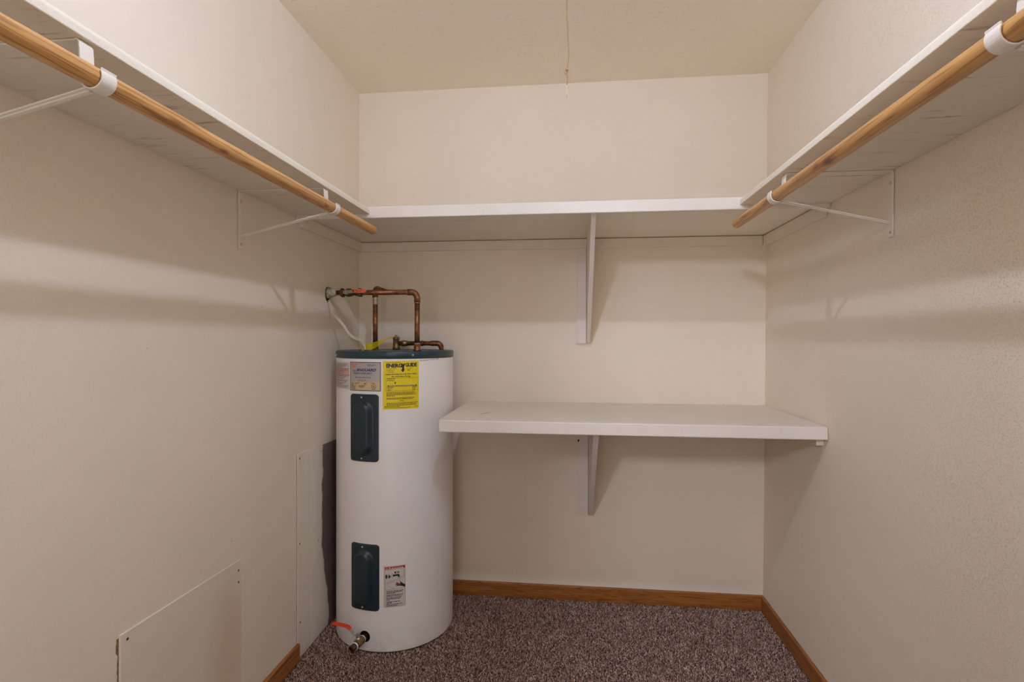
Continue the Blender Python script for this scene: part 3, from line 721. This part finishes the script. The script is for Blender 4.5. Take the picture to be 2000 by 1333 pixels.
mb = MB().tube(pe[:2]+pe[2:]+[(.433, rvy+.030, 1.15), (.434, -.055, 1.05), (.434, -.055, .20)], .0105, 24)
mb.build('discharge_pipe', 'copper', rv, label='copper discharge pipe running down behind the tank')
MB().lathe([(.0108, 0), (.0130, .0005), (.0132, .012), (.0108, .0125)], (.336, rvy+.005, 1.212), (1, 0, 0), 28).build('pipe_fitting', 'copper', rv)
MB().tube([(.384, rvy+.007, 1.212)]+[(x, y, z) for x, y, z in pe[1:]], .0128, 24, False).build('pipe_elbow', 'copper', rv)
mb = MB(); mb.tube([(rvx, rvy, 1.240), (rvx, rvy, 1.252)], .0022, 10); mb.tube([(rvx-.006, rvy-.002, 1.250), (rvx+.007, rvy, 1.247)], .0022, 10)
mb.build('test_lever', 'steel', rv)
tg = [((.212, -.100, 1.243), .0022), ((.203, -.150, 1.236), .0028), ((.193, -.200, 1.2235), .0042), ((.178, -.222, 1.212), .0115), ((.158, -.242, 1.2005), .0155), ((.140, -.262, 1.196), .0115), ((.127, -.275, 1.1945), .0105)]
vs = []; fs = []
for (p, hw) in tg:
    p = Vector(p)
    for s_ in (-1, 1):
        for d in (-.0004, .0004): vs.append(p+Vector((d, d, s_*hw)))
for i in range(len(tg)-1):
    a = i*4; fs += [(a, a+2, a+6, a+4), (a+1, a+5, a+7, a+3), (a, a+4, a+5, a+1), (a+2, a+3, a+7, a+6)]
fs += [(0, 1, 3, 2), ((len(tg)-1)*4, (len(tg)-1)*4+2, (len(tg)-1)*4+3, (len(tg)-1)*4+1)]
MB().add(vs, fs).build('tag', 'tagyellow' if 'tagyellow' in M else 'yellow', rv, label='yellow warning tag')

# ------------------------------------------------------------------ copper water pipes
PR = .0109; PY = -.347; PZ = 1.430; CXp = .394
cp = thing('cold_water_pipe', (.394, PY, 1.183), 'copper pipe with red-handled shutoff valve running from the left wall down to the heater', 'pipe')
MB().tube([(.0015, PY, PZ), (.366, PY, PZ)], PR, 28).build('horizontal_pipe', 'copper', cp)
el_ = arc((CXp-.026, PY, PZ-.026), .026, 90, 0, 10, (1, 0, 0), (0, 0, 1))
MB().tube([(.352, PY, PZ)]+[tuple(p) for p in el_]+[(CXp, PY, PZ-.044)], .0132, 28).build('elbow', 'copper', cp)
MB().lathe([(.0110, 0), (.0137, .0005), (.0137, .003), (.011, .0035)], (.3505, PY, PZ), (1, 0, 0), 28).build('solder_joint', 'solder', cp)
MB().lathe([(.0110, 0), (.0137, .0005), (.0137, .003), (.011, .0035)], (CXp, PY, PZ-.0475), (0, 0, 1), 28).build('solder_joint', 'solder', cp)
MB().tube([(CXp, PY, PZ-.042), (CXp, PY, 1.184)], PR, 28).build('vertical_pipe', 'copper', cp)
MB().lathe([(.0001, 0), (.0170, 0), (.0170, .006), (.0138, .007), (.0138, .020), (.0132, .030), (.0110, .031)], (CXp, PY, 1.1828), (0, 0, 1), 28).build('coupling', 'copper', cp)
MB().lathe([(.0112, 0), (.0136, .001), (.0132, .005), (.011, .006)], (CXp, PY, 1.2100), (0, 0, 1), 28).build('solder_joint', 'solder', cp)
# lumpy putty collar at the wall
rnd = random.Random(3); mb = MB(); n = 18; prof = [(.006, .001), (.021, .001), (.024, .006), (.021, .013), (.017, .020), (.015, .030), (.0115, .041)]
vs = []
for r, h in prof:
    for k in range(n):
        a = 2*PI*k/n; rr = r*(1+rnd.uniform(-.14, .14)); vs.append((h+rnd.uniform(-.0006, .0015), PY+rr*math.cos(a), PZ+rr*math.sin(a)))
fs = [(i*n+k, i*n+(k+1) % n, (i+1)*n+(k+1) % n, (i+1)*n+k) for i in range(len(prof)-1) for k in range(n)]
mb.add(vs, fs, True).build('wall_collar', 'putty', cp, label='lumpy grey putty collar at the wall')
# ragged hole in the drywall behind it
vs = [(.0008, PY, PZ-.006)]+[(.0008, PY+(.024+rnd.uniform(-.003, .004))*math.cos(2*PI*k/22), PZ-.006+(.032+rnd.uniform(-.004, .005))*math.sin(2*PI*k/22)) for k in range(22)]
MB().add(vs, [(0, k+1, (k+1) % 22+1) for k in range(22)]).build('wall_hole', 'dark', cp, label='dark ragged hole in the wall')
# ball valve
sv = MB(); sv.lathe([(.0001, .060), (.0145, .060), (.0160, .063), (.0160, .073), (.0125, .076), (.0130, .080), (.0165, .084), (.0185, .094), (.0165, .106), (.0130, .112), (.0125, .124), (.0148, .127), (.0155, .150), (.0130, .153), (.0001, .153)], (0, PY, PZ), (1, 0, 0), 32)
sv = sv.build('shutoff_valve', 'bronze', cp, label='dark bronze shutoff valve')
mb = MB(); hexa(mb, (0, PY, PZ), (1, 0, 0), .0195, .060, .074); mb.build('hex_nut', 'bronze', sv)
mb = MB(); hexa(mb, (0, PY, PZ), (1, 0, 0), .0185, .138, .152); mb.build('hex_nut', 'bronze', sv)
mb = MB(); mb.lathe([(.0105, .010), (.0105, .020), (.0085, .023), (.0001, .023)], (.094, PY, PZ), (0, -1, 0), 24); hexa(mb, (.094, PY, PZ), (0, -1, 0), .0105, .024, .030); mb.lathe([(.0045, .03), (.0045, .036), (.0001, .0362)], (.094, PY, PZ), (0, -1, 0), 16)
mb.build('stem', 'steel', sv)
hl = MB().ribbon([(.084, PY-.032, PZ), (.100, PY-.032, PZ), (.112, PY-.034, PZ+.001), (.130, PY-.037, PZ+.003), (.150, PY-.038, PZ+.0035)], (0, 0, 1), .013, .0022).build('handle', 'steel', sv)
pts = []
for a in range(90, 271, 20): pts.append((.132+.0075*math.cos(rad(a)), PZ+.0035+.0075*math.sin(rad(a))))
for a in range(-90, 91, 20): pts.append((.179+.0075*math.cos(rad(a)), PZ+.0035+.0075*math.sin(rad(a))))
gp = MB().prism(pts, 'y', PY-.0415, PY-.0345).build('handle_grip', 'redtag', hl, .001, label='orange-red handle grip')
mb = MB()
for (x0, x1, z0, z1) in ((.1285, .1345, PZ+.0005, PZ+.0065), (.139, .150, PZ+.0045, PZ+.0062), (.152, .168, PZ+.0045, PZ+.0062), (.170, .176, PZ+.0045, PZ+.0062), (.146, .153, PZ+.0005, PZ+.0022), (.155, .164, PZ+.0005, PZ+.0022)):
    mb.add([(x0, PY-.0417, z0), (x1, PY-.0417, z0), (x1, PY-.0417, z1), (x0, PY-.0417, z1)], [(0, 1, 2, 3)])
mb.build('grip_print', 'black', hl)

hp = thing('hot_water_pipe', (.161, -.209, 1.183), 'vertical copper pipe with elbow into the back wall, left behind the shutoff pipe', 'pipe')
HX, HY, HZ = .160, -.209, 1.460
MB().tube([(HX, HY, 1.184), (HX, HY, HZ-.03)], PR, 28).build('vertical_pipe', 'copper', hp)
eb = arc((HX, HY+.024, HZ-.024), .024, 180, 90, 10, (0, 1, 0), (0, 0, 1))
MB().tube([(HX, HY, HZ-.040)]+[tuple(p) for p in eb]+[(HX, HY+.042, HZ)], .0133, 28).build('elbow', 'copper', hp)
MB().tube([(HX, HY+.04, HZ), (HX, -.0015, HZ)], PR, 28).build('horizontal_pipe', 'copper', hp)
MB().lathe([(.0112, 0), (.0118, .002), (.0118, .030), (.0114, .034)], (HX, HY, HZ-.072), (0, 0, 1), 28).build('solder_joint', 'solder', hp, label='silvery solder smear')
MB().lathe([(.0001, 0), (.0180, 0), (.0175, .007), (.0140, .009), (.0135, .020), (.0110, .021)], (HX, HY, 1.1828), (0, 0, 1), 6, False).build('coupling', 'bronze', hp)

# ------------------------------------------------------------------ power cable
def smooth_path(P_, k=6):
    P_ = [Vector(p) for p in P_]; P_ = [2*P_[0]-P_[1]]+P_+[2*P_[-1]-P_[-2]]; out = []
    for i in range(1, len(P_)-2):
        for j in range(k):
            t_ = j/k; a, b, c, d = P_[i-1:i+3]
            out.append(.5*((2*b)+(-a+c)*t_+(2*a-5*b+4*c-d)*t_*t_+(-a+3*b-3*c+d)*t_**3))
    out.append(P_[-2]); return out
ec = thing('power_cable', (.02, -.34, 1.40), 'cream flat electrical cable hanging from the wall hole to the heater top', 'cable')
cpth = smooth_path([(.003, -.343, 1.400), (.013, -.345, 1.370), (.024, -.350, 1.343), (.050, -.350, 1.320), (.077, -.350, 1.288), (.093, -.350, 1.262), (.118, -.350, 1.240), (.150, -.352, 1.228), (.168, -.360, 1.212), (.178, -.372, 1.1835)])
mb = MB(); mb.tube(cpth, .0034, 12); mb.tube([p+Vector((-.0022, 0, -.0050)) for p in cpth[:-8]]+[cpth[-4]+Vector((-.004, 0, 0))], .0032, 12)
mb.build('sheath', 'cable', ec)
MB().tube(smooth_path([(.006, -.347, 1.398), (.020, -.352, 1.372), (.026, -.352, 1.348), (.036, -.352, 1.330), (.052, -.349, 1.318)]), .0024, 10).build('loose_strand', 'cable', ec)
MB().lathe([(.0001, 0), (.008, 0), (.0075, .004), (.004, .006), (.0001, .006)], (.180, -.374, 1.1815), (0, 0, 1), 16).build('strain_relief', 'bronze', ec)

# ------------------------------------------------------------------ wall boards on the left wall
ap = thing('access_panel', (0, -1.19, .07), 'low painted access board on the left wall with a rust-tinted stain', 'wall panel')
MB().add([(.0003, -1.421, .0705), (.0003, -.957, .0705), (.0003, -.957, .537), (.0003, -1.421, .547), (.0045, -1.420, .0705), (.0016, -.957, .0705), (.0016, -.957, .535), (.0045, -1.420, .545)],
         [(0, 3, 2, 1), (4, 5, 6, 7), (0, 1, 5, 4), (1, 2, 6, 5), (2, 3, 7, 6), (3, 0, 4, 7)]).build('board', 'panel', ap, .0008)
# crumbly open joint along the left edge
rnd = random.Random(5); vs = []; n = 60
for i in range(n+1):
    z = .072+(.540-.072)*i/n; w0 = .0022+rnd.uniform(-.0008, .002)+(.003 if i > n-5 else 0)
    vs += [(.0006, -1.4225-w0, z), (.0006, -1.4212+rnd.uniform(0, .0006), z)]
mb = MB().add(vs, [(2*i, 2*i+1, 2*i+3, 2*i+2) for i in range(n)]); mb.build('open_joint', plain('raw_gypsum_edge', (.22, .14, .075), .9, var=.6, vscale=150), ap, label='brown crumbly edge')
def wall_screw(p, par, mat='bronze', r=.0038):
    MB().lathe([(.0001, .0014), (r*.55, .0012), (r, .0002)], p, (1, 0, 0), 14).build('screw', mat, par)
for y, z in ((-1.400, .527), (-.972, .505), (-.972, .468)): wall_screw((.0040 if y < -1.2 else .0020, y, z), ap)
dp = thing('drywall_patch', (0, -.3, .02), 'tall half painted drywall patch on the left wall beside the heater', 'wall panel')
MB().add([(.0003, -.607, .022), (.0003, -.503, .010), (.0003, -.503, .791), (.0003, -.607, .792), (.0035, -.606, .022), (.0035, -.504, .010), (.0035, -.504, .790), (.0035, -.606, .791)],
         [(0, 3, 2, 1), (4, 5, 6, 7), (0, 1, 5, 4), (1, 2, 6, 5), (2, 3, 7, 6), (3, 0, 4, 7)]).build('edge_strip', 'panel', dp, .0006)
MB().box(.0003, .0042, -.5005, -.020, .006, .787).build('board', 'patch', dp, .0006)
for y, z in ((-.592, .772), (-.592, .445), (-.588, .14), (-.415, .765), (-.400, .53), (-.44, .40)): wall_screw((.0034, y, z), dp)
for y, z in ((-.600, .695), (-.599, .355), (-.599, .365), (-.600, .245)): wall_screw((.0034, y, z), dp, 'white', .003)
vs = []
for i in range(n+1):
    z = .03+(.785-.03)*i/n; w0 = .0014+rnd.uniform(-.0006, .001); vs += [(.0006, -.6075-w0, z), (.0006, -.6072, z)]
MB().add(vs, [(2*i, 2*i+1, 2*i+3, 2*i+2) for i in range(n)]).build('open_joint', 'bronze', dp)

# ------------------------------------------------------------------ lamp and pull cord
lp = thing('ceiling_lampholder', (BULB.x, BULB.y, H), 'round porcelain lampholder with a bare bulb on the ceiling', 'ceiling lamp')
MB().lathe([(.055, 0), (.057, -.006), (.050, -.012), (.030, -.018), (.022, -.022), (.0001, -.022)], (BULB.x, BULB.y, H-.0005), (0, 0, 1), 40).build('base', 'porcelain', lp)
mt, nt, bs = newmat('lit_bulb_glass'); bs.inputs['Emission Color'].default_value = (1.0, 1.15, 1.50, 1); bs.inputs['Emission Strength'].default_value = BULB_POWER
bs.inputs['Base Color'].default_value = (.9, .9, .88, 1)
R_ = .024
MB().lathe([(.0001, -R_)]+[(R_*math.sin(rad(a)), -R_*math.cos(rad(a))) for a in range(15, 145, 15)]+[(.0125, .024), (.0120, .032)], BULB, (0, 0, 1), 20).build('bulb', mt, lp)
pc = thing('pull_cord', (1.032, -1.75, 1.60), 'thin tan knotted pull cord with a frayed end hanging from above', 'pull cord')
cxs = [(1.030, -1.735, 2.400), (1.030, -1.746, 2.20), (1.031, -1.75, 1.90), (1.0310, -1.75, 1.738), (1.0322, -1.75, 1.700), (1.0340, -1.75, 1.668), (1.0338, -1.75, 1.650), (1.0322, -1.75, 1.634), (1.0320, -1.75, 1.612)]
MB().tube(smooth_path(cxs, 8), .0009, 8).build('cord', 'string', pc)
mb = MB(); ring = [(1.0318+.0016*math.cos(a), -1.75+.0016*math.sin(a), 1.634+.0012*math.sin(2*a)) for a in np.linspace(0, 2*PI, 14)]
mb.tube(ring, .0010, 8); mb.tube(smooth_path([(1.0335, -1.75, 1.6350), (1.0300, -1.751, 1.6325), (1.0296, -1.7515, 1.627)], 5), .0009, 8); mb.build('knot', 'string', pc)
mb = MB(); rnd = random.Random(9)
for i in range(26):
    a = rnd.uniform(0, 2*PI); l = rnd.uniform(.006, .014); s_ = rnd.uniform(.0006, .0032); z0 = rnd.uniform(1.600, 1.613)
    mb.tube([(1.032, -1.75, z0), (1.032+s_*.6*math.cos(a), -1.75+s_*.6*math.sin(a), z0-l*.5), (1.0316+s_*math.cos(a), -1.75+s_*math.sin(a), max(1.594, z0-l))], [.0005, .0004, .00025], 5)
mb.build('frayed_end', 'fray', pc)

# ------------------------------------------------------------------ carpet pile
rng = np.random.default_rng(11)
def carpet():
    sp = .0030; x = np.arange(.004, W-.004, sp); y = np.arange(-1.15, -.004, sp)
    X, Y = np.meshgrid(x, y); X = X.ravel(); Y = Y.ravel()
    X = X+rng.uniform(-.0022, .0022, X.size); Y = Y+rng.uniform(-.0022, .0022, Y.size)
    keep = (np.hypot(X-HC.x, Y-HC.y) > HR-.004) & ~((X < .015) & (Y < -.60)) & (X < W-.0135) & ~(Y > -.0135) & (X > .003)
    X, Y = X[keep], Y[keep]; n = X.size
    h = rng.uniform(.0050, .0105, n); clump = .5+.5*np.sin(X*37+np.sin(Y*29)*2)*np.sin(Y*33+1); h *= (.85+.2*clump)
    a = rng.uniform(0, 2*np.pi, n); w = rng.uniform(.00075, .00125, n)
    la = rng.uniform(0, 2*np.pi, n); ln = rng.uniform(.0008, .0040, n); lb = la+rng.uniform(-1.8, 1.8, n); l2 = rng.uniform(.0005, .0045, n)
    z0 = np.full(n, -.0045); rows = []
    px_, py_ = X.copy(), Y.copy()
    for k, (zf, wf) in enumerate(((0, 1), (.55, 1.15), (.88, 1.1), (1.0, .65))):
        aa = a+k*.7; ca, sa = np.cos(aa)*w*wf, np.sin(aa)*w*wf
        if k == 1: px_ = px_+np.cos(la)*ln; py_ = py_+np.sin(la)*ln
        if k == 2: px_ = px_+np.cos(lb)*l2*.7; py_ = py_+np.sin(lb)*l2*.7
        if k == 3: px_ = px_+np.cos(lb)*l2*.5; py_ = py_+np.sin(lb)*l2*.5
        rows += [np.stack([px_-ca, py_-sa, z0+h*zf], 1), np.stack([px_+ca, py_+sa, z0+h*zf], 1)]
    v = np.stack(rows, 1)
    me = bpy.data.meshes.new('carpet_pile'); me.vertices.add(n*8); me.vertices.foreach_set('co', v.ravel())
    base = np.arange(n)[:, None]*8
    loops = np.concatenate([base+np.array([[0, 1, 3, 2]]), base+np.array([[2, 3, 5, 4]]), base+np.array([[4, 5, 7, 6]])], 1).ravel()
    me.loops.add(loops.size); me.loops.foreach_set('vertex_index', loops.astype(np.int32))
    me.polygons.add(3*n); me.polygons.foreach_set('loop_start', (np.arange(3*n)*4).astype(np.int32))
    me.update(calc_edges=True)
    g = rng.uniform(0, 1, n); at = me.attributes.new('yarn', 'FLOAT', 'POINT'); at.data.foreach_set('value', np.repeat(g, 8).astype(np.float32))
    me.materials.append(M['yarn']); o = bpy.data.objects.new('carpet_pile', me); COL.objects.link(o)
    o['kind'] = 'stuff'; o['label'] = 'speckled brown and mauve carpet pile covering the closet floor'; o['category'] = 'carpet'
carpet()
